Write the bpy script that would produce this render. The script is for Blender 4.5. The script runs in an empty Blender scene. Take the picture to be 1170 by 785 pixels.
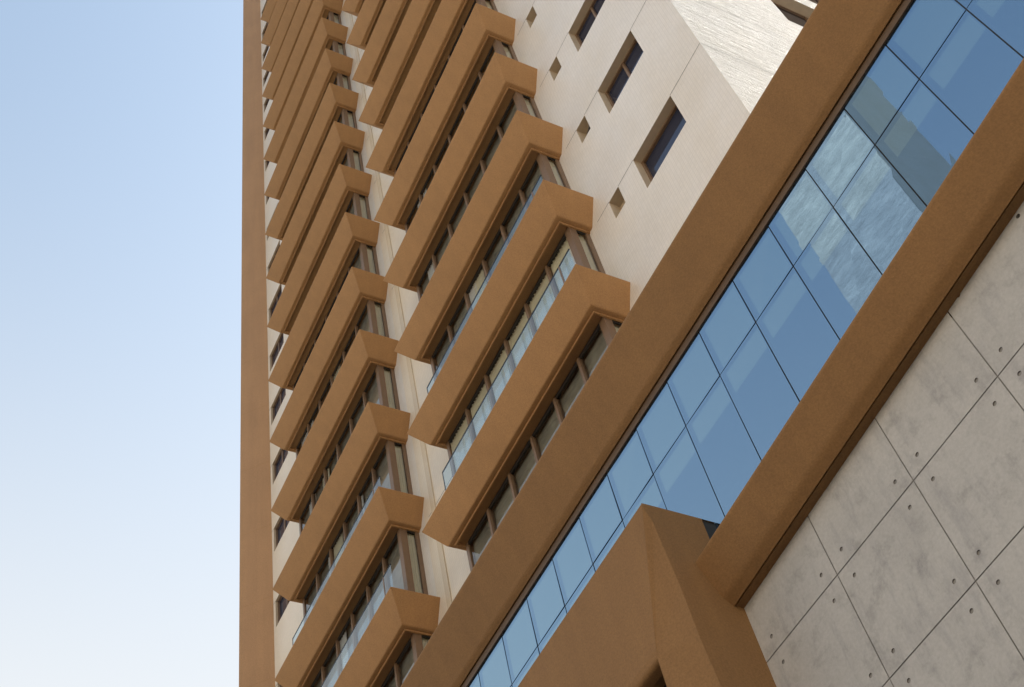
import bpy, bmesh, math, random
from mathutils import Vector, Matrix
random.seed(7)
scene = bpy.context.scene
COL = scene.collection

# ------------------------------------------------------------------ camera
cam_data = bpy.data.cameras.new('camera')
cam = bpy.data.objects.new('camera', cam_data)
COL.objects.link(cam)
# rows of the fitted rotation: image right, image down, view direction in world axes
RIGHT = Vector((0.43350346, 0.8862228, -0.16335207))
DOWN = Vector((-0.76843806, 0.26884949, -0.58070896))
VIEW = Vector((-0.4707204, 0.37726528, 0.79755452))
m = Matrix((RIGHT, -DOWN, -VIEW)).transposed().to_4x4()
m.translation = (0, 0, 0)
cam.matrix_world = m
cam_data.sensor_width = 36.0
cam_data.lens = 1476.99 / 1170.0 * 36.0
cam_data.clip_start = 0.1
cam_data.clip_end = 3000
scene.camera = cam

# ------------------------------------------------------------------ sky and sun
SUN_DIR = Vector((0.06, 0.75, 0.62)).normalized()
EL = math.asin(SUN_DIR.z)
AZ = math.atan2(SUN_DIR.x, SUN_DIR.y)
world = bpy.data.worlds.new('World')
scene.world = world
world.use_nodes = True
wn = world.node_tree
bg = wn.nodes['Background']
sky = wn.nodes.new('ShaderNodeTexSky')
sky.sky_type = 'NISHITA'
sky.sun_disc = False
sky.sun_elevation = EL
sky.sun_rotation = AZ
sky.air_density = 1.0
sky.dust_density = 2.0
sky.ozone_density = 1.0
hs = wn.nodes.new('ShaderNodeHueSaturation')
hs.inputs['Saturation'].default_value = 0.95
wb = wn.nodes.new('ShaderNodeMix'); wb.data_type = 'RGBA'; wb.blend_type = 'MULTIPLY'
wb.inputs[0].default_value = 1.0
wb.inputs[7].default_value = (0.97, 0.95, 0.81, 1)
wn.links.new(sky.outputs[0], hs.inputs['Color'])
wn.links.new(hs.outputs[0], wb.inputs[6])
# pale haze thickening towards the horizon
tcw = wn.nodes.new('ShaderNodeTexCoord'); sepw = wn.nodes.new('ShaderNodeSeparateXYZ')
mrw = wn.nodes.new('ShaderNodeMapRange'); mrw.interpolation_type = 'SMOOTHSTEP'
mrw.inputs['From Min'].default_value = 0.98; mrw.inputs['From Max'].default_value = 0.50
mrw.inputs['To Min'].default_value = 0.0; mrw.inputs['To Max'].default_value = 0.95
wn.links.new(tcw.outputs['Generated'], sepw.inputs[0]); wn.links.new(sepw.outputs['Z'], mrw.inputs['Value'])
hz = wn.nodes.new('ShaderNodeMix'); hz.data_type = 'RGBA'
hz.inputs[7].default_value = (2.38, 2.38, 2.34, 1)
wn.links.new(mrw.outputs[0], hz.inputs[0]); wn.links.new(wb.outputs[2], hz.inputs[6])
wn.links.new(hz.outputs[2], bg.inputs[0])
bg.inputs[1].default_value = 0.15
sd = bpy.data.lights.new('sun', 'SUN')
sd.energy = 4.2
sd.angle = math.radians(0.53)
sd.color = (1.0, 0.94, 0.85)
sun = bpy.data.objects.new('sun', sd)
COL.objects.link(sun)
sun.location = SUN_DIR * 200
sun.rotation_euler = (-SUN_DIR).to_track_quat('-Z', 'Y').to_euler()
vs = scene.view_settings
vs.view_transform = 'Standard'
vs.look = 'None'
vs.gamma = 1.0
vs.use_curve_mapping = False
vs.exposure = 1.41

# ------------------------------------------------------------------ materials
class NT:
    def __init__(self, name):
        self.m = bpy.data.materials.new(name)
        self.m.use_nodes = True
        self.t = self.m.node_tree
        self.b = self.t.nodes['Principled BSDF']
        self.out = self.t.nodes['Material Output']
    def n(self, typ, **kw):
        x = self.t.nodes.new(typ)
        for k, v in kw.items():
            if k in x.inputs: x.inputs[k].default_value = v
            else: setattr(x, k, v)
        return x
    def l(self, a, b): self.t.links.new(a, b)
    def coords(self, scale=(1, 1, 1)):
        tc = self.n('ShaderNodeTexCoord'); mp = self.n('ShaderNodeMapping')
        mp.inputs['Scale'].default_value = scale
        self.l(tc.outputs['Object'], mp.inputs['Vector'])
        return mp.outputs['Vector']
    def noise(self, vec, scale, detail=4, rough=0.55):
        x = self.n('ShaderNodeTexNoise'); x.inputs['Scale'].default_value = scale
        x.inputs['Detail'].default_value = detail; x.inputs['Roughness'].default_value = rough
        self.l(vec, x.inputs['Vector']); return x.outputs['Fac']
    def ramp(self, fac, stops):
        r = self.n('ShaderNodeValToRGB'); e = r.color_ramp.elements
        e[0].position, e[0].color = stops[0][0], (*stops[0][1], 1)
        e[1].position, e[1].color = stops[-1][0], (*stops[-1][1], 1)
        for p, c in stops[1:-1]:
            q = e.new(p); q.color = (*c, 1)
        self.l(fac, r.inputs['Fac']); return r.outputs['Color']
    def mul(self, a, b, fac=1.0):
        x = self.n('ShaderNodeMix', data_type='RGBA', blend_type='MULTIPLY')
        x.inputs[0].default_value = fac
        self.l(a, x.inputs[6]); self.l(b, x.inputs[7]); return x.outputs[2]
    def bump(self, h, strength, dist):
        x = self.n('ShaderNodeBump'); x.inputs['Strength'].default_value = strength
        x.inputs['Distance'].default_value = dist
        self.l(h, x.inputs['Height']); self.l(x.outputs[0], self.b.inputs['Normal']); return x

def sc(c, k): return tuple(v * k for v in c)

def coat_mat(name, col, streak=True):
    a = NT(name); v = a.coords()
    big = a.noise(v, 0.55, 5, 0.6)
    c = a.ramp(big, [(0.25, sc(col, 0.94)), (0.75, sc(col, 1.06))])
    fine = a.noise(v, 38, 3, 0.7)
    c = a.mul(c, a.ramp(fine, [(0.25, (0.80, 0.80, 0.81)), (0.75, (1.16, 1.16, 1.15))]))
    if streak:
        s = a.noise(a.coords((2.2, 2.2, 0.18)), 1.6, 4, 0.6)
        c = a.mul(c, a.ramp(s, [(0.35, (0.95, 0.95, 0.955)), (0.65, (1.03, 1.03, 1.02))]))
    a.l(c, a.b.inputs['Base Color'])
    a.b.inputs['Roughness'].default_value = 0.78
    a.b.inputs['Specular IOR Level'].default_value = 0.3
    a.bump(a.noise(v, 55, 3, 0.7), 0.35, 0.01)
    return a.m

def tile_mat(name, col, rough, vec_swap, bump=0.25, wave=0.0, stretch=(1, 1, 1)):
    """small mosaic tiles; vec_swap picks the wall plane"""
    a = NT(name)
    tc = a.n('ShaderNodeTexCoord'); sp = a.n('ShaderNodeSeparateXYZ'); cb = a.n('ShaderNodeCombineXYZ')
    a.l(tc.outputs['Object'], sp.inputs[0])
    a.l(sp.outputs['X' if vec_swap == 'xz' else 'Y'], cb.inputs[0]); a.l(sp.outputs['Z'], cb.inputs[1])
    br = a.n('ShaderNodeTexBrick')
    br.offset = 0.0
    br.inputs['Scale'].default_value = 1.0
    br.inputs['Brick Width'].default_value = 0.08
    br.inputs['Row Height'].default_value = 0.08
    br.inputs['Mortar Size'].default_value = 0.0045
    br.inputs['Mortar Smooth'].default_value = 0.3
    br.inputs['Color1'].default_value = (*sc(col, 1.0), 1)
    br.inputs['Color2'].default_value = (*sc(col, 0.95), 1)
    br.inputs['Mortar'].default_value = (*sc(col, 0.84), 1)
    a.l(cb.outputs[0], br.inputs['Vector'])
    v = a.coords()
    c = a.mul(br.outputs['Color'], a.ramp(a.noise(v, 0.35, 6, 0.65), [(0.3, (0.93, 0.915, 0.89)), (0.7, (1.03, 1.03, 1.04))]))
    st = a.noise(a.coords((1.2, 1.2, 0.5)), 0.8, 6, 0.65)
    c = a.mul(c, a.ramp(st, [(0.3, (0.97, 0.945, 0.90)), (0.6, (1.0, 1.0, 1.0))]))
    a.l(c, a.b.inputs['Base Color'])
    a.b.inputs['Roughness'].default_value = rough
    mx = a.n('ShaderNodeMath', operation='MULTIPLY_ADD'); 
    a.l(a.noise(a.coords(stretch), 1.6, 6, 0.68), mx.inputs[0]); mx.inputs[1].default_value = wave
    inv = a.n('ShaderNodeMath', operation='MULTIPLY'); inv.inputs[1].default_value = -0.12
    a.l(br.outputs['Fac'], inv.inputs[0]); a.l(inv.outputs[0], mx.inputs[2])
    a.bump(mx.outputs[0], bump, 0.03)
    return a.m

def concrete_mat():
    a = NT('fair_faced_concrete'); v = a.coords()
    col = (0.432, 0.430, 0.427)
    c = a.ramp(a.noise(v, 0.9, 6, 0.62), [(0.3, sc(col, 0.9)), (0.5, col), (0.7, sc(col, 1.07))])
    # darker blotches with a shape of their own
    bl = a.noise(v, 2.6, 7, 0.72)
    c = a.mul(c, a.ramp(bl, [(0.33, (0.77, 0.77, 0.775)), (0.48, (1, 1, 1))]))
    st = a.noise(a.coords((3.4, 3.4, 0.7)), 1.8, 5, 0.7)
    c = a.mul(c, a.ramp(st, [(0.32, (0.84, 0.84, 0.86)), (0.5, (1, 1, 1))]))
    c = a.mul(c, a.ramp(a.noise(v, 28, 4, 0.7), [(0.3, (0.9, 0.9, 0.9)), (0.7, (1.06, 1.06, 1.06))]))
    a.l(c, a.b.inputs['Base Color'])
    a.b.inputs['Roughness'].default_value = 0.62
    a.bump(a.noise(v, 30, 5, 0.7), 0.2, 0.008)
    return a.m

def glare_streak_mat():
    a = NT('glare_streaked_tile'); v = a.coords((0.5, 0.5, 1.6))
    c = a.ramp(a.noise(v, 0.8, 7, 0.72), [(0.3, (0.15, 0.15, 0.158)), (0.5, (0.22, 0.222, 0.23)), (0.72, (0.36, 0.355, 0.35))])  # streaks paint grazing glare into the tile colour
    a.l(c, a.b.inputs['Base Color']); a.b.inputs['Roughness'].default_value = 0.5
    a.bump(a.noise(v, 2.0, 6, 0.7), 0.6, 0.25)
    return a.m

def plain(name, col, rough=0.6, metal=0.0, var=0.1, scale=6):
    a = NT(name); v = a.coords()
    c = a.ramp(a.noise(v, scale, 4), [(0.3, sc(col, 1 - var)), (0.7, sc(col, 1 + var))])
    a.l(c, a.b.inputs['Base Color'])
    a.b.inputs['Roughness'].default_value = rough
    a.b.inputs['Metallic'].default_value = metal
    return a.m

def mirror_glass(name, tint, dark, boost, wav=0.022):
    """coated curtain-wall glass: tinted reflection over a deep body colour"""
    a = NT(name); a.t.nodes.remove(a.b)
    gl = a.n('ShaderNodeBsdfGlossy'); gl.inputs['Color'].default_value = (*tint, 1); gl.inputs['Roughness'].default_value = 0.015
    df = a.n('ShaderNodeBsdfDiffuse'); df.inputs['Color'].default_value = (*dark, 1)
    lw = a.n('ShaderNodeFresnel'); lw.inputs['IOR'].default_value = 1.5
    ad = a.n('ShaderNodeMath', operation='ADD', use_clamp=True); ad.inputs[1].default_value = boost
    a.l(lw.outputs[0], ad.inputs[0])
    mx = a.n('ShaderNodeMixShader'); a.l(ad.outputs[0], mx.inputs[0]); a.l(df.outputs[0], mx.inputs[1]); a.l(gl.outputs[0], mx.inputs[2])
    bp = a.n('ShaderNodeBump'); bp.inputs['Strength'].default_value = wav; bp.inputs['Distance'].default_value = 0.02
    a.l(a.noise(a.coords(), 1.1, 2), bp.inputs['Height']); a.l(bp.outputs[0], gl.inputs['Normal'])
    a.l(mx.outputs[0], a.out.inputs['Surface'])
    return a.m

def thin_glass(name, tint, boost, refl=(1, 1, 1)):
    a = NT(name); a.t.nodes.remove(a.b)
    gl = a.n('ShaderNodeBsdfGlossy'); gl.inputs['Color'].default_value = (*refl, 1); gl.inputs['Roughness'].default_value = 0.01
    tr = a.n('ShaderNodeBsdfTransparent'); tr.inputs['Color'].default_value = (*tint, 1)
    lw = a.n('ShaderNodeFresnel'); lw.inputs['IOR'].default_value = 1.5
    ad = a.n('ShaderNodeMath', operation='ADD', use_clamp=True); ad.inputs[1].default_value = boost
    a.l(lw.outputs[0], ad.inputs[0])
    mx = a.n('ShaderNodeMixShader'); a.l(ad.outputs[0], mx.inputs[0]); a.l(tr.outputs[0], mx.inputs[1]); a.l(gl.outputs[0], mx.inputs[2])
    a.l(mx.outputs[0], a.out.inputs['Surface'])
    return a.m

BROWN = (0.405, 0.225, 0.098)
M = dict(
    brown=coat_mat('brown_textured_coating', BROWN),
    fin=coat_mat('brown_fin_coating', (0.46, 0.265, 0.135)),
    beam=coat_mat('brown_beam_coating', (0.255, 0.140, 0.058)),
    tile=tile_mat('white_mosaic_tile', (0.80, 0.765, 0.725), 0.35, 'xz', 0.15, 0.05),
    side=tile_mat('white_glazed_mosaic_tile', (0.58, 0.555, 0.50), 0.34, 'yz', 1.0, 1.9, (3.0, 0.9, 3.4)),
    concrete=concrete_mat(),
    joint=plain('dark_joint', (0.24, 0.235, 0.23), 0.9),
    hole=plain('tie_hole_grout', (0.16, 0.155, 0.15), 0.9),
    frame=plain('bronze_window_frame', (0.17, 0.105, 0.062), 0.45, 0.0, 0.08),
    reveal=plain('beige_reveal', (0.52, 0.43, 0.32), 0.6, 0.0, 0.06),
    strip=plain('dark_bronze_strip', (0.10, 0.06, 0.032), 0.55),
    dark=plain('dark_metal', (0.025, 0.022, 0.02), 0.6),
    silicone=plain('black_silicone', (0.012, 0.014, 0.018), 0.5),
    blind=plain('grey_blind', (0.36, 0.35, 0.30), 0.8, 0, 0.25, 2.2),
    curtain=plain('cream_curtain', (0.86, 0.82, 0.68), 0.9, 0, 0.05, 3),
    sheer=plain('white_sheer', (0.85, 0.86, 0.86), 0.9, 0, 0.03),
    wglass=mirror_glass('dark_window_glass', (0.75, 0.78, 0.9), (0.02, 0.022, 0.03), 0.12),
    navy=mirror_glass('navy_window_glass', (0.8, 0.85, 1.0), (0.030, 0.036, 0.062), 0.0),
    bounce_warm=tile_mat('bounce_warmed_mosaic_tile', (0.82, 0.74, 0.62), 0.35, 'xz', 0.15, 0.05),  # warmer tint paints the balcony bounce into the wall tile
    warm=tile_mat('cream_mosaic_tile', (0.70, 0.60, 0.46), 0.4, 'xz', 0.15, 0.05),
    bay=thin_glass('bay_window_glass', (0.85, 0.86, 0.84), 0.02),
    balu=thin_glass('balustrade_glass', (0.66, 0.84, 0.95), 0.05, (0.9, 0.96, 1.0)),
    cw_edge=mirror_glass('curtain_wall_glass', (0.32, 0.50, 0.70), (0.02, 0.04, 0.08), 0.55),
    cw_core=mirror_glass('curtain_wall_pale_glass', (0.36, 0.54, 0.69), (0.03, 0.05, 0.07), 0.62),
    opp=glare_streak_mat(),
    opp2=plain('pale_parapet', (0.5, 0.49, 0.47), 0.8, 0, 0.1, 0.5),
    cream=plain('cream_render', (0.66, 0.56, 0.43), 0.9, 0, 0.05, 0.4),
    cream2=plain('pale_render', (0.70, 0.62, 0.50), 0.9, 0, 0.05, 0.4),
    paving=plain('pale_paving', (0.055, 0.05, 0.044), 0.85, 0, 0.15, 0.8),
    asphalt=plain('asphalt', (0.05, 0.05, 0.05), 0.9, 0, 0.2, 3),
    kerb=plain('kerb_stone', (0.4, 0.39, 0.37), 0.8),
    roof=plain('grey_roofing', (0.25, 0.25, 0.24), 0.9),
)

# ------------------------------------------------------------------ helpers
class MB:
    def __init__(self):
        self.v = []; self.f = []; self.mi = []; self.mats = []
    def mat(self, m):
        if m not in self.mats: self.mats.append(m)
        return self.mats.index(m)
    def face(self, pts, m):
        i = len(self.v); self.v += [tuple(p) for p in pts]
        self.f.append(tuple(range(i, i + len(pts)))); self.mi.append(self.mat(m))
    def box(self, a, b, m):
        x0, y0, z0 = a; x1, y1, z1 = b
        P = [(x0,y0,z0),(x1,y0,z0),(x1,y1,z0),(x0,y1,z0),(x0,y0,z1),(x1,y0,z1),(x1,y1,z1),(x0,y1,z1)]
        for q in ((0,3,2,1),(4,5,6,7),(0,1,5,4),(1,2,6,5),(2,3,7,6),(3,0,4,7)):
            self.face([P[k] for k in q], m)
    def build(self, name, parent=None, smooth=False, weld=True, bevel=0):
        me = bpy.data.meshes.new(name)
        me.from_pydata(self.v, [], self.f)
        for mt in self.mats: me.materials.append(mt)
        for p, k in zip(me.polygons, self.mi): p.material_index = k
        if weld:
            bm = bmesh.new(); bm.from_mesh(me)
            bmesh.ops.remove_doubles(bm, verts=bm.verts, dist=0.0004)
            bmesh.ops.recalc_face_normals(bm, faces=bm.faces) if smooth or bevel else None
            if bevel:
                es = [e for e in bm.edges if len(e.link_faces) == 2 and e.calc_face_angle(0) > 0.5]
                bmesh.ops.bevel(bm, geom=es, offset=bevel, segments=3, affect='EDGES', profile=0.5)
            bm.to_mesh(me); bm.free()
        if smooth:
            for p in me.polygons: p.use_smooth = True
            try: me.set_sharp_from_angle(angle=math.radians(32))
            except Exception: pass
        o = bpy.data.objects.new(name, me)
        COL.objects.link(o)
        if parent: o.parent = parent
        return o

def thing(name, label, cat, loc=(0, 0, 0), group=None):
    o = bpy.data.objects.new(name, None)
    COL.objects.link(o); o.location = loc
    o['label'] = label; o['category'] = cat
    if group: o['group'] = group
    return o

def structure(o): o['kind'] = 'structure'; return o

def copy_obj(o, parent, dz=0.0, dx=0.0):
    c = o.copy(); COL.objects.link(c); c.parent = parent
    c.location = (o.location.x + dx, o.location.y, o.location.z + dz)
    return c

def round_poly(pts, radii, seg=5):
    """2D polyline (open) with rounded inner corners"""
    out = [pts[0]]
    for i in range(1, len(pts) - 1):
        r = radii[i]
        p = Vector(pts[i]); a = Vector(pts[i-1]) - p; b = Vector(pts[i+1]) - p
        if r <= 0: out.append(tuple(p)); continue
        ang = a.angle(b); t = min(r / math.tan(ang / 2), a.length * 0.48, b.length * 0.48)
        p0 = p + a.normalized() * t; p2 = p + b.normalized() * t
        for k in range(seg + 1):
            s = k / seg
            out.append(tuple(p0 * (1-s)**2 + p * 2 * s * (1-s) + p2 * s * s))
    out.append(pts[-1]); return out

GROUND = -1.6
# ------------------------------------------------------------------ ground and road
g = MB(); g.face([(-900,-900,GROUND),(900,-900,GROUND),(900,900,GROUND),(-900,900,GROUND)], M['paving'])
structure(g.build('ground'))
r = MB(); r.box((-300,-17,GROUND-0.05),(300,-9,GROUND+0.004), M['asphalt'])
structure(r.build('road'))
k = MB(); k.box((-300,-9,GROUND-0.05),(300,-8.75,GROUND+0.12), M['kerb']); k.box((-300,-17.25,GROUND-0.05),(300,-17,GROUND+0.12), M['kerb'])
structure(k.build('kerb'))

# ================================================================== RESIDENTIAL TOWER
YF, YW, YB = 9.48, 10.66, 10.17          # balcony front, wall plane, bay glazing plane
XC, XL = -5.5, -28.08                    # right corner, left end of the front wall
FH, T0 = 3.2, 19.40
NK = 19
tower = thing('residential_tower', 'tall white tiled tower with rows of brown balconies and a brown edge fin', 'tower', (0, 0, 0))
TOP = T0 + FH * NK + 1.2

# ---- front wall with real openings
def wall_with_holes(u0, u1, z0, z1, holes, to3, depth, m_wall0, m_rev, mb, cuts_u=(), zone=None):
    us = sorted(set([u0, u1] + list(cuts_u) + [h[0] for h in holes] + [h[1] for h in holes]))
    zs = sorted(set([z0, z1] + [h[2] for h in holes] + [h[3] for h in holes]))
    hs = set((h[0], h[2]) for h in holes)
    # columns without holes merge vertically
    for i in range(len(us) - 1):
        ua, ub = us[i], us[i+1]; um = (ua + ub) / 2
        m_wall = zone(um) if zone else m_wall0
        cuts = sorted([(h[2], h[3]) for h in holes if h[0] <= um <= h[1]])
        z = z0
        for a, b in cuts:
            mb.face([to3(ua, z, 0), to3(ub, z, 0), to3(ub, a, 0), to3(ua, a, 0)], m_wall); z = b
        mb.face([to3(ua, z, 0), to3(ub, z, 0), to3(ub, z1, 0), to3(ua, z1, 0)], m_wall)
    for (a, b, c, d) in holes:
        D = depth(a) if callable(depth) else depth
        mb.face([to3(a,c,0),to3(b,c,0),to3(b,c,D),to3(a,c,D)], m_rev)
        mb.face([to3(a,d,0),to3(a,d,D),to3(b,d,D),to3(b,d,0)], m_rev)
        mb.face([to3(a,c,0),to3(a,c,D),to3(a,d,D),to3(a,d,0)], m_rev)
        mb.face([to3(b,c,0),to3(b,d,0),to3(b,d,D),to3(b,c,D)], m_rev)

WIN = (-8.11, -6.635, -1.13, 0.0)        # X range, z range below the storey joint
NICHE = (-9.12, -8.73, -0.63, 0.0)
LWIN = (-27.90, -26.42, -1.06, 0.0)
J0 = 18.63                               # storey joint heights J0 + k*FH
holes = []
for kk in range(0, NK + 1):
    jz = J0 + kk * FH
    for (a, b, c, d) in (WIN, NICHE, LWIN):
        holes.append((a, b, jz + c, jz + d))
RD = 0.26
fw = MB()
wall_with_holes(XL, XC, GROUND, TOP, holes, lambda u, z, d: (u, YW + d, z), lambda a: 0.14 if a < -25 else RD, M['tile'], M['reveal'], fw, (-25.0, -18.2, -16.3), lambda u: M['bounce_warm'] if (u < -25 or -18.2 < u < -16.3) else M['tile'])
# storey joints: narrow dark grooves laid 3 mm proud of the tiles as pointing
for kk in range(-1, NK + 1):
    jz = J0 + kk * FH
    segs = [(XL, LWIN[0]), (LWIN[1], -25.2), (-18.0, -16.5), (-9.6, NICHE[0]), (NICHE[1], WIN[0]), (WIN[1], XC - 0.002)]
    for a, b in segs:
        fw.face([(a, YW-0.003, jz), (b, YW-0.003, jz), (b, YW-0.003, jz+0.016), (a, YW-0.003, jz+0.016)], M['hole'])
front_wall = fw.build('front_wall', tower)

# ---- right-hand side wall, sunlit at a grazing angle
sw = MB()
sh = []
for kk in range(0, NK + 1):
    zb = 26.87 + (kk - 2) * FH
    if zb > 16: sh.append((14.78, 18.2, zb, zb + 2.43))
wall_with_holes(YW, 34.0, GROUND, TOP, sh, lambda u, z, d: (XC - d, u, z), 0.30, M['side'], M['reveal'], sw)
for kk in range(-1, NK + 1):
    jz = J0 + kk * FH
    sw.face([(XC+0.003, YW+0.002, jz), (XC+0.003, 14.7, jz), (XC+0.003, 14.7, jz+0.016), (XC+0.003, YW+0.002, jz+0.016)], M['hole'])
sw.build('side_wall', tower)
proto = None
for (a, b, c, d) in sh:
    if proto is None:
        w = MB()
        for (y0, y1, z0, z1) in ((a, b, 0, 0.07), (a, b, d-c-0.07, d-c), (a, a+0.07, 0.07, d-c-0.07), (b-0.07, b, 0.07, d-c-0.07), ((a+b)/2-0.03, (a+b)/2+0.03, 0.07, d-c-0.07)):
            w.box((XC-0.31, y0, z0), (XC-0.25, y1, z1), M['frame'])
        proto = w.build('side_window', tower); proto.location.z = c
        p = MB(); p.face([(XC-0.29, a, 0), (XC-0.29, b, 0), (XC-0.29, b, d-c), (XC-0.29, a, d-c)], M['wglass'])
        pp = p.build('pane', proto); z_first = c
    else:
        cw = copy_obj(proto, tower, c - z_first); copy_obj(pp, cw)
bk = MB()
bk.face([(XL, 34, GROUND), (XL, 34, TOP), (XC, 34, TOP), (XC, 34, GROUND)], M['tile'])
bk.face([(XL, YW, GROUND), (XL, YW, TOP), (XL, 34, TOP), (XL, 34, GROUND)], M['tile'])
bk.face([(XL, YW, TOP), (XC, YW, TOP), (XC, 34, TOP), (XL, 34, TOP)], M['roof'])
bk.build('rear_walls_and_roof', tower)

# ---- brown edge fin: splayed face from the wall out to the left
pf = MB()
A = [(-28.93, 9.85), (-28.07, 10.66), (-28.07, 13.2), (-28.93, 13.2)]
zt = TOP + 0.6
for i in range(4):
    a, b = A[i], A[(i+1) % 4]
    pf.face([(*a, GROUND), (*b, GROUND), (*b, zt), (*a, zt)], M['fin'])
pf.face([(*a, zt) for a in A], M['brown'])
n_ = Vector((0.81, -0.86)).normalized() * 0.002
for kk in range(-4, NK + 1):
    z_ = J0 + kk * FH + 0.4
    p0 = Vector(A[0]).lerp(Vector(A[1]), 0.04) + n_; p1 = Vector(A[0]).lerp(Vector(A[1]), 0.96) + n_
    pf.face([(*p0, z_), (*p1, z_), (*p1, z_ + 0.012), (*p0, z_ + 0.012)], M['brown'])
pf.build('edge_fin', tower, smooth=True, bevel=0.03)

# ---- flat windows of the front wall
def flat_window(win, name, kind):
    a, b, c, d = win; D = YW + (0.14 if a < -25 else RD)
    w = MB(); t = 0.055
    for (x0, x1, z0, z1) in ((a, b, c, c+t), (a, b, d-t, d), (a, a+t, c+t, d-t), (b-t, b, c+t, d-t)):
        w.box((x0, D-0.075, z0), (x1, D+0.02, z1), M['frame'])
    if kind == 'sash':
        xm = (a + b) / 2; w.box((xm-0.03, D-0.06, c+t), (xm+0.03, D+0.01, d-t), M['frame'])
    o = w.build(name, tower)
    p = MB()
    if kind == 'niche':
        p.face([(a, D, c), (b, D, c), (b, D, d), (a, D, d)], M['reveal'])
        p.face([(a+0.15, D-0.004, c+0.0), (b-0.07, D-0.004, c), (b-0.07, D-0.004, c+0.34), (a+0.15, D-0.004, c+0.34)], M['dark'])
    else:
        p.face([(a, D-0.02, c), (b, D-0.02, c), (b, D-0.02, d), (a, D-0.02, d)], M['navy'])
    q = p.build('pane' if kind != 'niche' else 'vent_back', o)
    return o, q
for win, name, kind in ((WIN, 'window', 'single'), (LWIN, 'window', 'sash')):
    o, q = flat_window(win, name, kind); o.location.z = J0
    for kk in range(1, NK + 1):
        c = copy_obj(o, tower, kk * FH); copy_obj(q, c)
        if win is WIN and kk in (2, 3, 4, 6, 9, 11, 14):        # divided sash on some storeys
            b_ = MB(); D = YW + RD; xm = -7.35
            b_.box((xm-0.03, D-0.07, -1.075), (xm+0.03, D-0.01, -0.055), M['frame'])
            b_.build('mullion', c)
# vent niches: beige back, a small dark vent, one with a bent pipe
def vent(k_):
    a, b, c, d = NICHE; D = YW + RD
    p = MB(); p.face([(a, D, c), (b, D, c), (b, D, d), (a, D, d)], M['reveal'])
    o = p.build('vent_niche', tower); o.location.z = J0 + k_ * FH
    v = MB(); v.box((a+0.17, D-0.03, c+0.06), (b-0.03, D-0.002, c+0.36), M['frame']); v.box((a+0.195, D-0.034, c+0.085), (b-0.055, D-0.03, c+0.335), M['dark'])
    q = v.build('vent_cover', o)
    return o, q
vo, vq = vent(0)
for kk in range(1, NK + 1):
    c = copy_obj(vo, tower, kk * FH)
    if kk != 2: copy_obj(vq, c)
    else:
        cu = bpy.data.curves.new('pipe', 'CURVE'); cu.dimensions = '3D'; cu.bevel_depth = 0.022
        s = cu.splines.new('POLY'); pts = [(-8.80, 10.90, -0.12), (-8.80, 10.78, -0.2), (-8.86, 10.76, -0.38), (-8.98, 10.74, -0.5), (-9.02, 10.7, -0.6)]
        s.points.add(len(pts) - 1)
        for sp, pt in zip(s.points, pts): sp.co = (*pt, 1)
        cu.materials.append(M['dark'])
        tmp = bpy.data.objects.new('pipe', cu); COL.objects.link(tmp)
        dg = bpy.context.evaluated_depsgraph_get()
        me = bpy.data.meshes.new_from_object(tmp.evaluated_get(dg)); bpy.data.objects.remove(tmp)
        po = bpy.data.objects.new('pipe', me); COL.objects.link(po); po.parent = c

# ---- pilaster strip between the balcony columns
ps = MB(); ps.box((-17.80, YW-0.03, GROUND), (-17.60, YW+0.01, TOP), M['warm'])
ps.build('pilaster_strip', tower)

# ---- balconies
INS, HT = 0.36, 0.69
def tray_mesh(xl, xr):
    prof = round_poly([(0.42, -0.45), (0.16, 0.0), (0.0, 0.0), (INS, -HT), (INS+0.10, -HT-0.005)], [0, .02, .025, .07, 0], 5)
    prof += [(INS+0.105, -HT-0.04), (INS+0.14, -HT-0.04), (INS+0.145, -HT+0.02), (INS+0.40, -HT+0.045)]
    mb = MB()
    ring = []
    for (i, z) in prof:
        ring.append([(xl + i, YW + 0.03, z), (xl + i, YF + i, z), (xr - i, YF + i, z), (xr - i, YW + 0.03, z)])
    for p, q in zip(ring[:-1], ring[1:]):
        for s in range(3):
            mb.face([p[s], p[s+1], q[s+1], q[s]], M['brown'])
    l = ring[-1]; mb.face([l[0], l[1], l[2], l[3]], M['brown'])
    f = ring[0]; mb.face([f[0], f[1], f[2], f[3]], M['roof'])
    return mb

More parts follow.
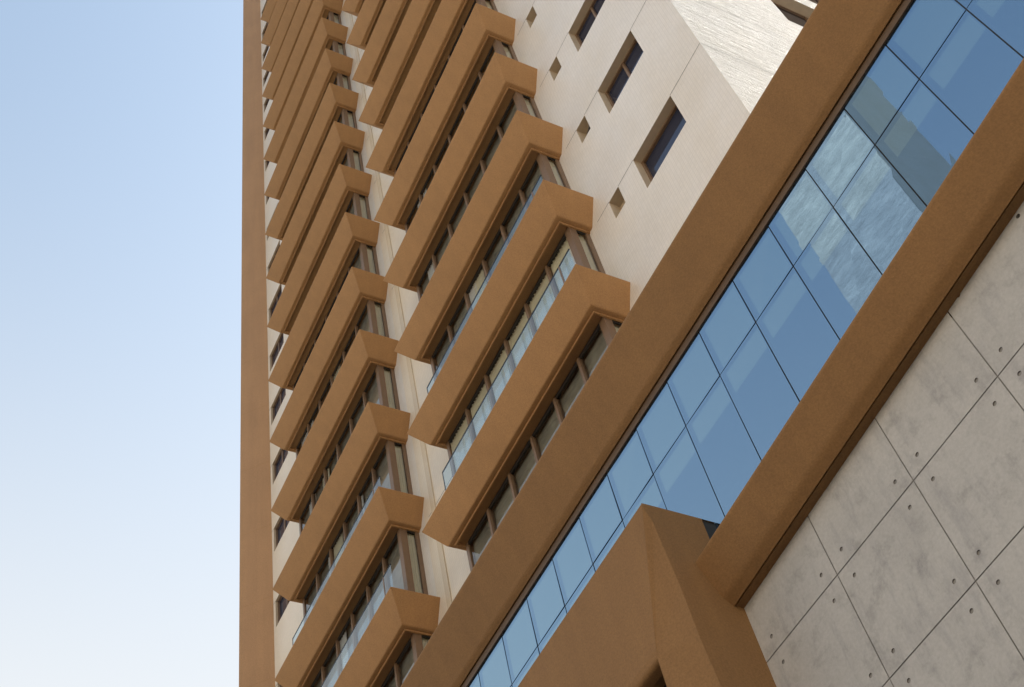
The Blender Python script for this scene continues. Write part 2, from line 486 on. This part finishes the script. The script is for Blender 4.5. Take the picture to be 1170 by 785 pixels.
def make_balcony(xl, xr):
    o = tray_mesh(xl, xr).build('balcony', tower, smooth=True)
    bl, br = xl + INS + 0.14, xr - INS - 0.14        # bay window edges
    z0, z1 = -0.44, FH - HT + 0.02
    fr = MB(); t = 0.035
    fr.box((br-0.17, YB, z0), (br, YB+0.17, z1), M['frame'])                     # corner post
    fr.box((br-0.07, YW-0.10, z0), (br+0.004, YW-0.004, z1), M['frame'])          # end frame at the wall
    fr.box((bl, YB, z0), (bl+0.10, YB+0.12, z1), M['frame'])
    fr.box((bl+0.02, YB+0.12, z0), (bl+0.06, YW-0.004, z1), M['frame'])
    n = int((br - bl - 0.3) / 0.98)
    for j in range(n):
        x = br - 1.0 - 0.98 * j
        fr.box((x-t, YB-0.03, z0), (x+t, YB+0.08, z1-0.06), M['frame'])
    fr.box((bl+0.1, YB+0.01, z1-0.09), (br-0.17, YB+0.07, z1), M['dark'])         # head rail
    fr.box((br-0.06, YB+0.17, z1-0.09), (br-0.01, YW-0.1, z1), M['dark'])
    fr.build('window_frame', o)
    gl = MB()
    gl.face([(bl+0.1, YB+0.03, z0), (br-0.17, YB+0.03, z0), (br-0.17, YB+0.03, z1), (bl+0.1, YB+0.03, z1)], M['bay'])
    gl.face([(br-0.03, YB+0.17, z0), (br-0.03, YW-0.1, z0), (br-0.03, YW-0.1, z1), (br-0.03, YB+0.17, z1)], M['bay'])
    gl.build('window_glass', o)
    return o, bl, br, z0, z1

def backing(name, parent, bl, br, z0, z1, mat, pleat):
    mb = MB()
    if pleat:
        n = int((br - bl) / 0.05); P = []
        for i in range(n + 1):
            x = bl + 0.11 + (br - bl - 0.3) * i / n
            P.append((x, YB + 0.08 + (0.025 if i % 2 else -0.03) + random.uniform(-0.008, 0.008)))
        for a, b in zip(P[:-1], P[1:]): mb.face([(*a, z0), (*b, z0), (*b, z1), (*a, z1)], mat)
    else:
        mb.face([(bl+0.1, YB+0.12, z0), (br-0.16, YB+0.12, z0), (br-0.16, YB+0.12, z1), (bl+0.1, YB+0.12, z1)], mat)
    return mb.build(name, parent, weld=False)
def side_curtain(parent, br, z0, z1):
    mb = MB(); P = []
    for i in range(9): P.append((br - 0.10 + (0.02 if i % 2 else -0.015), YB + 0.18 + 0.23 * i / 8))
    for a, b in zip(P[:-1], P[1:]): mb.face([(*a, z0), (*b, z0), (*b, z1), (*a, z1)], M['curtain'])
    return mb.build('side_curtain', parent, weld=False)

def balustrade(parent, xl, xr, h):
    mb = MB(); y = 9.66; a, b = xl + 0.95, xr - 0.2
    n = 4; w = (b - a) / n
    for i in range(n):
        mb.face([(a + i*w + 0.006, y, -0.02), (a + (i+1)*w - 0.006, y, -0.02), (a + (i+1)*w - 0.006, y, h), (a + i*w + 0.006, y, h)], M['balu'])
    mb.box((a, y-0.006, h), (b, y+0.018, h+0.018), M['silicone'])
    mb.box((b-0.45, y-0.006, -0.02), (b-0.41, y+0.02, h+0.018), M['frame'])
    mb.box((a-0.012, y-0.004, -0.02), (a, y+0.016, h+0.018), M['silicone'])
    return mb.build('balustrade', parent)

COLS = (('right', -16.42, -9.43), ('left', -25.07, -18.06))
for side, xl, xr in COLS:
    src, bl, br, z0, z1 = make_balcony(xl, xr)
    kids = list(src.children)
    blind = backing('blind', src, bl, br, z0, z1, M['blind'], False)
    scur = side_curtain(src, br, z0, z1)
    src.location.z = T0 - FH
    for kk in range(0, NK):
        c = copy_obj(src, tower, (kk + 1) * FH)
        for ch in kids: copy_obj(ch, c)
        if side == 'right' and kk in (0, 5):
            backing('curtain', c, bl, br, z0, z1, M['curtain'], True)
            sp_ = MB()
            for j in range(7):
                x = br - 1.0 - 0.98 * j
                for f0, f1 in ((0.10, 0.52), (0.62, 0.80)):
                    if x + f0 * 0.98 > bl + 0.12: sp_.face([(x+f0*.98, YB+0.045, z0), (x+f1*.98, YB+0.045, z0), (x+f1*.98, YB+0.045, 2.0), (x+f0*.98, YB+0.045, 2.0)], M['sheer'])
            sp_.build('sheer_panels', c)
        else: copy_obj(blind, c)
        copy_obj(scur, c)
        if not (side == 'right' and kk in (0, 5)):
            cm = MB()
            for q in range(random.randint(1, 3)):
                xa = random.uniform(bl + 0.3, br - 1.4); wd = random.uniform(0.25, 0.85)
                nn = int(wd / 0.05)
                for i_ in range(nn):
                    x0_, x1_ = xa + i_ * 0.05, xa + (i_ + 1) * 0.05
                    y0_, y1_ = YB + 0.075 + (0.02 if i_ % 2 else -0.02), YB + 0.075 + (-0.02 if i_ % 2 else 0.02)
                    cm.face([(x0_, y0_, z0), (x1_, y1_, z0), (x1_, y1_, z1), (x0_, y0_, z1)], M['curtain'] if q % 2 else M['sheer'])
            cm.build('curtain', c)
        if kk == 0: balustrade(c, xl, xr, 0.88)
        elif kk == 1: balustrade(c, xl, xr, 0.60)

# ================================================================== PODIUM
podium = thing('podium_building', 'brown beamed podium with blue glass band and bare concrete wall under the tower', 'building', (0, 0, 0))
YG, YC, X1 = 9.0, 8.88, -8.26

def extrude(name, prof, xa, xb, mat, parent, slope=0.0, caps=True):
    """profile in (Y, z) swept along X; slope = rise per metre of X"""
    mb = MB()
    P = lambda x, p: (x, p[0], p[1] + slope * (x - xa))
    n = len(prof)
    for i in range(n):
        a, b = prof[i], prof[(i+1) % n]
        mb.face([P(xa, a), P(xb, a), P(xb, b), P(xa, b)], mat)
    if caps:
        mb.face([P(xa, p) for p in prof], mat); mb.face([P(xb, p) for p in prof][::-1], mat)
    return mb.build(name, parent, smooth=True)

# upper beam
pu = round_poly([(9.6, 15.10), (8.50, 15.10), (8.87, 14.16), (8.945, 14.085)], [0, .07, .25, 0], 8)
pu += [(8.947, 14.15), (8.957, 14.15), (8.958, 14.095), (9.06, 14.10), (9.6, 14.2)]
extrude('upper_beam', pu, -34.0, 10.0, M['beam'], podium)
hd = MB(); hd.box((-34, 8.972, 13.955), (10, 9.001, 14.125), M['strip']); hd.build('glazing_head_strip', podium)
# lower beam, slightly sloping, its left end dying into the column
LS = 0.0695
pl = round_poly([(8.97, 10.40), (8.377, 10.385), (8.62, 9.84), (8.735, 9.735)], [0, .06, .26, 0], 8)
pl += [(8.742, 9.80), (8.758, 9.80), (8.76, 9.745), (8.97, 9.742)]
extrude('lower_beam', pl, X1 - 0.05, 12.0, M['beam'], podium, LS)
# left spandrel mass with its chamfered column
mass = MB(); b = M['beam']
ZT = 11.235; EY = 8.78
ap = (X1, 7.89, 11.17)
e2 = [ap, (X1, 7.965, 10.93), (X1, 8.01, 10.5), (X1, 8.03, 9.9), (X1, 8.045, 9.1), (X1, 8.10, 8.3), (X1, 8.14, GROUND)]
v9 = (-8.87, 7.90, 9.31)
XA = -34.0
# front face, rounded underside
mass.face([(XA, 7.90, ZT-0.05), (XA, 7.90, 9.40), (-8.843, 7.90, 9.40), (X1-0.005, 7.898, 11.18), (X1-0.01, 7.90, ZT-0.05)], b)
bot = round_poly([(7.90, 9.40), (7.915, 9.27), (8.06, 9.24), (8.20, 9.25), (8.21, 9.9)], [0, .10, .08, .02, 0], 6)
for p, q in zip(bot[:-1], bot[1:]):
    mass.face([(XA, *p), (XA, *q), (-8.87, *q), (-8.87, *p)], b)
mass.face([(-8.843, 7.90, 9.40), (-8.87, 7.90, 9.40), (-8.87, 7.90, 9.31)], b)
# rounded top arris, top
top = round_poly([(7.90, ZT-0.05), (7.90, ZT), (7.96, ZT), (9.0, ZT)], [0, .03, .03, 0], 4)
for p, q in zip(top[:-1], top[1:]):
    mass.face([(XA, *p), (X1-0.01, *p), (X1-0.01, *q), (XA, *q)], b)
# chamfer facet
lft = [v9, (-8.87, 7.90, 8.3), (-8.87, 7.90, GROUND)]
mass.face([e2[0], e2[1], e2[2], e2[3], e2[4], v9], b)
mass.face([v9, e2[4], e2[5], lft[1]], b)
mass.face([lft[1], e2[5], e2[6], lft[2]], b)
# end face (+X)
mass.face([(X1-0.01, 7.90, ZT-0.05), (X1-0.01, 7.9, ZT), (X1, 7.95, ZT-0.01), ap], b)
endp = [ap] + e2[1:] + [(X1, YC+0.02, GROUND), (X1, YC+0.02, 10.0), (X1, EY, 10.0), (X1, EY, ZT-0.01), (X1, 7.95, ZT-0.01)]
mass.face(endp, b)
mass.face([(X1, 7.95, ZT-0.01), (X1, EY, ZT-0.01), (X1-0.02, EY, ZT), (X1-0.01, 7.95, ZT)], b)
mass.face([(X1, EY, 10.0), (X1-0.3, EY, 10.0), (X1-0.3, EY, ZT), (X1, EY, ZT)], b)
mass.face([(-8.87, 7.90, GROUND), (-8.87, 8.9, GROUND), (-8.87, 8.9, 9.24), (-8.87, 7.9, 9.31)], b)
mass.build('spandrel_and_column', podium)
# dark shadow-gap plate between column and glass, near-black sheet painting the shade in the void under the spandrel
gp = MB(); gp.box((X1-0.3, EY+0.003, GROUND), (X1-0.03, YG+0.05, ZT-0.004), M['dark']); gp.build('shadow_gap_plate', podium)
dk = MB(); dk.box((-34, 8.5, GROUND), (-8.875, 8.55, 9.9), M['dark']); dk.build('void_shade_sheet', podium)

# concrete wall with joints and tie holes
cw = MB(); PW, PH = 1.39, 1.395
jx0, jz0 = -5.445, 7.54
GAP = 0.0065
def cell_with_hole(x0, x1, z0, z1, hx, hz, rad):
    angs = [2*math.pi*i/16 + 0.1 for i in range(16)] + [math.atan2(z-hz, x-hx) % (2*math.pi) for x in (x0, x1) for z in (z0, z1)]
    angs = sorted(angs); n = len(angs)
    def edge(a):
        dx, dz = math.cos(a), math.sin(a); t = 1e9
        if dx > 1e-9: t = min(t, (x1-hx)/dx)
        if dx < -1e-9: t = min(t, (x0-hx)/dx)
        if dz > 1e-9: t = min(t, (z1-hz)/dz)
        if dz < -1e-9: t = min(t, (z0-hz)/dz)
        return (hx+dx*t, YC, hz+dz*t)
    for i in range(n):
        a, b_ = angs[i], angs[(i+1) % n]
        ci, cj = (math.cos(a), math.sin(a)), (math.cos(b_), math.sin(b_))
        ra = (hx+ci[0]*rad, YC, hz+ci[1]*rad); rb = (hx+cj[0]*rad, YC, hz+cj[1]*rad)
        cw.face([edge(a), edge(b_), rb, ra], M['concrete'])
        k_ = 0.62
        da = (hx+ci[0]*rad*k_, YC+0.045, hz+ci[1]*rad*k_); db = (hx+cj[0]*rad*k_, YC+0.045, hz+cj[1]*rad*k_)
        cw.face([ra, rb, db, da], M['hole'])
    cw.face([(hx+math.cos(a)*rad*0.62, YC+0.045, hz+math.sin(a)*rad*0.62) for a in angs], M['hole'])
for i in range(-3, 13):
    xa, xb = jx0 + i*PW + GAP, jx0 + (i+1)*PW - GAP
    xa = max(xa, X1 - 0.1)
    if i == -3: continue
    if i == -2: xa = X1 - 0.1
    if xb <= X1: continue
    for j in range(-7, 3):
        za, zb = jz0 + j*PH + GAP, jz0 + (j+1)*PH - GAP
        if za > 10.3: continue
        zb = min(zb, 10.25)
        xm, zm = (jx0 + (i+0.5)*PW), (za+zb)/2
        xl_, xr_ = jx0 + i*PW + 0.195, jx0 + (i+1)*PW - 0.195
        for (c0, c1, hx) in ((xa, xm, xl_), (xm, xb, xr_)):
            for (d0, d1, hz) in ((za, zm, za-GAP+0.19), (zm, zb, zb+GAP-0.19)):
                if hx < X1 + 0.1 or hx < c0: 
                    cw.face([(c0, YC, d0), (c1, YC, d0), (c1, YC, d1), (c0, YC, d1)], M['concrete']) if c1 > c0 else None
                else:
                    cell_with_hole(c0, c1, d0, d1, hx + random.uniform(-.008, .008), hz + random.uniform(-.008, .008), 0.026)
cw.box((X1-0.1, YC+0.012, GROUND), (13.5, YC+0.03, 9.95), M['joint'])
cw.build('concrete_wall', podium, weld=True)

# glass band: panes with a paler, more reflective field inside a deeper blue border, thin dark joints
PT, PX0 = 0.9065, -1.74
ZM, ZTOP, ZLOW = 12.94, 14.25, 10.6
JG = 0.009
def pane(x0, x1, z0, z1, core):
    tl = [random.uniform(-0.0045, 0.0045) for _ in range(4)]
    mb = MB(); cx0, cx1, cz0, cz1 = core
    def P(x, z):
        u = (x-x0)/(x1-x0); v = (z-z0)/(z1-z0)
        return (x, YG + tl[0]*(1-u)*(1-v) + tl[1]*u*(1-v) + tl[2]*u*v + tl[3]*(1-u)*v, z)
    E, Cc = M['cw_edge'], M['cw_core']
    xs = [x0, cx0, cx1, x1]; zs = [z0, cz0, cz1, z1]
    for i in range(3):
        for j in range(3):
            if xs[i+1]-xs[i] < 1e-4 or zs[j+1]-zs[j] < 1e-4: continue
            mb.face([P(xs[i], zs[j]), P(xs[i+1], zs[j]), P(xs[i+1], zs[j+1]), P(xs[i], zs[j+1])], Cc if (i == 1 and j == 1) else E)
    return mb.build('glass_pane', podium)
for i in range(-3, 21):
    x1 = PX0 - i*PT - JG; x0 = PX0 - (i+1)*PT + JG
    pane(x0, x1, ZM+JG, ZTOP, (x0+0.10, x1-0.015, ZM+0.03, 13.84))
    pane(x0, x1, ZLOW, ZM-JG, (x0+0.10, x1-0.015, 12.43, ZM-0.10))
jb = MB()
jb.box((-34, YG+0.012, ZLOW-0.1), (8, YG+0.05, ZTOP), M['silicone'])
jb.build('glazing_rear_seal', podium)
bd = MB()
bd.box((-34, YG+0.06, GROUND), (13.5, YW-0.05, 14.7), M['concrete'])
bd.build('podium_body', podium)

# ================================================================== TOWER ACROSS THE STREET (seen in the glass)
opp = thing('tower_across_street', 'pale tiled tower showing only as a reflection in the blue glass', 'tower', (0, 0, 0))
ow = MB()
ow.box((-23.9, -33, GROUND), (-17.22, -25, 96.0), M['opp'])
ow.face([(-17.2, -25.02, GROUND), (-17.2, -33, GROUND), (-17.2, -33, 96.0), (-17.2, -25.02, 96.0)], M['side'])
ow.build('wall', opp)
orf = MB(); orf.box((-24.1, -33.2, 96.0), (-17.0, -24.8, 97.6), M['opp2']); orf.build('parapet', opp)

# ================================================================== UNSEEN LOW BLOCKS ADDED ACROSS THE ROAD TO BOUNCE SUNLIGHT
def bounce_building(x0, x1, y0, h, mat, label):
    t = thing('bounce_building', label, 'building', ((x0 + x1) / 2, y0, 0), 'unseen bounce blocks across the road')
    dx, dy = -(x0 + x1) / 2, -y0
    hs_ = []
    n = int((x1 - x0) / 3.6); fl = int((h - 1.5) / 3.3)
    for i in range(n):
        for j in range(fl):
            a = x0 + 1.3 + i * (x1 - x0 - 1.2) / n; z = GROUND + 1.0 + j * 3.3
            hs_.append((a, a + 1.4, z, z + 1.5))
    mb = MB()
    wall_with_holes(x0, x1, GROUND, h, hs_, lambda u, z, d: (u + dx, y0 - d + dy, z), 0.25, mat, M['reveal'], mb)
    mb.face([(x0+dx, y0-14+dy, GROUND), (x0+dx, y0+dy, GROUND), (x0+dx, y0+dy, h), (x0+dx, y0-14+dy, h)], mat)
    mb.face([(x1+dx, y0+dy, GROUND), (x1+dx, y0-14+dy, GROUND), (x1+dx, y0-14+dy, h), (x1+dx, y0+dy, h)], mat)
    mb.build('wall', t)
    rf = MB(); rf.face([(x0+dx, y0+dy, h), (x1+dx, y0+dy, h), (x1+dx, y0-14+dy, h), (x0+dx, y0-14+dy, h)], M['roof']); rf.build('roof', t)
    for (a, b, c, d) in hs_:
        pass
    wi = MB()
    for (a, b, c, d) in hs_:
        wi.face([(a+dx, y0-0.25+dy, c), (b+dx, y0-0.25+dy, c), (b+dx, y0-0.25+dy, d), (a+dx, y0-0.25+dy, d)], M['wglass'])
    wi.build('window_panes', t)
STREET = [(-150, -104, -24, 30, 'cream'), (-100, -48, -23, 26, 'cream2'), (-6, 34, -24, 28, 'cream'), (38, 90, -23, 31, 'cream2')]  # blocks added only to throw warm bounce on the shaded walls
for (a, b, y, h, mt) in STREET:
    bounce_building(a, b, y, h, M[mt], 'low cream block added unseen behind the viewer to bounce warm sunlight onto the shaded walls')
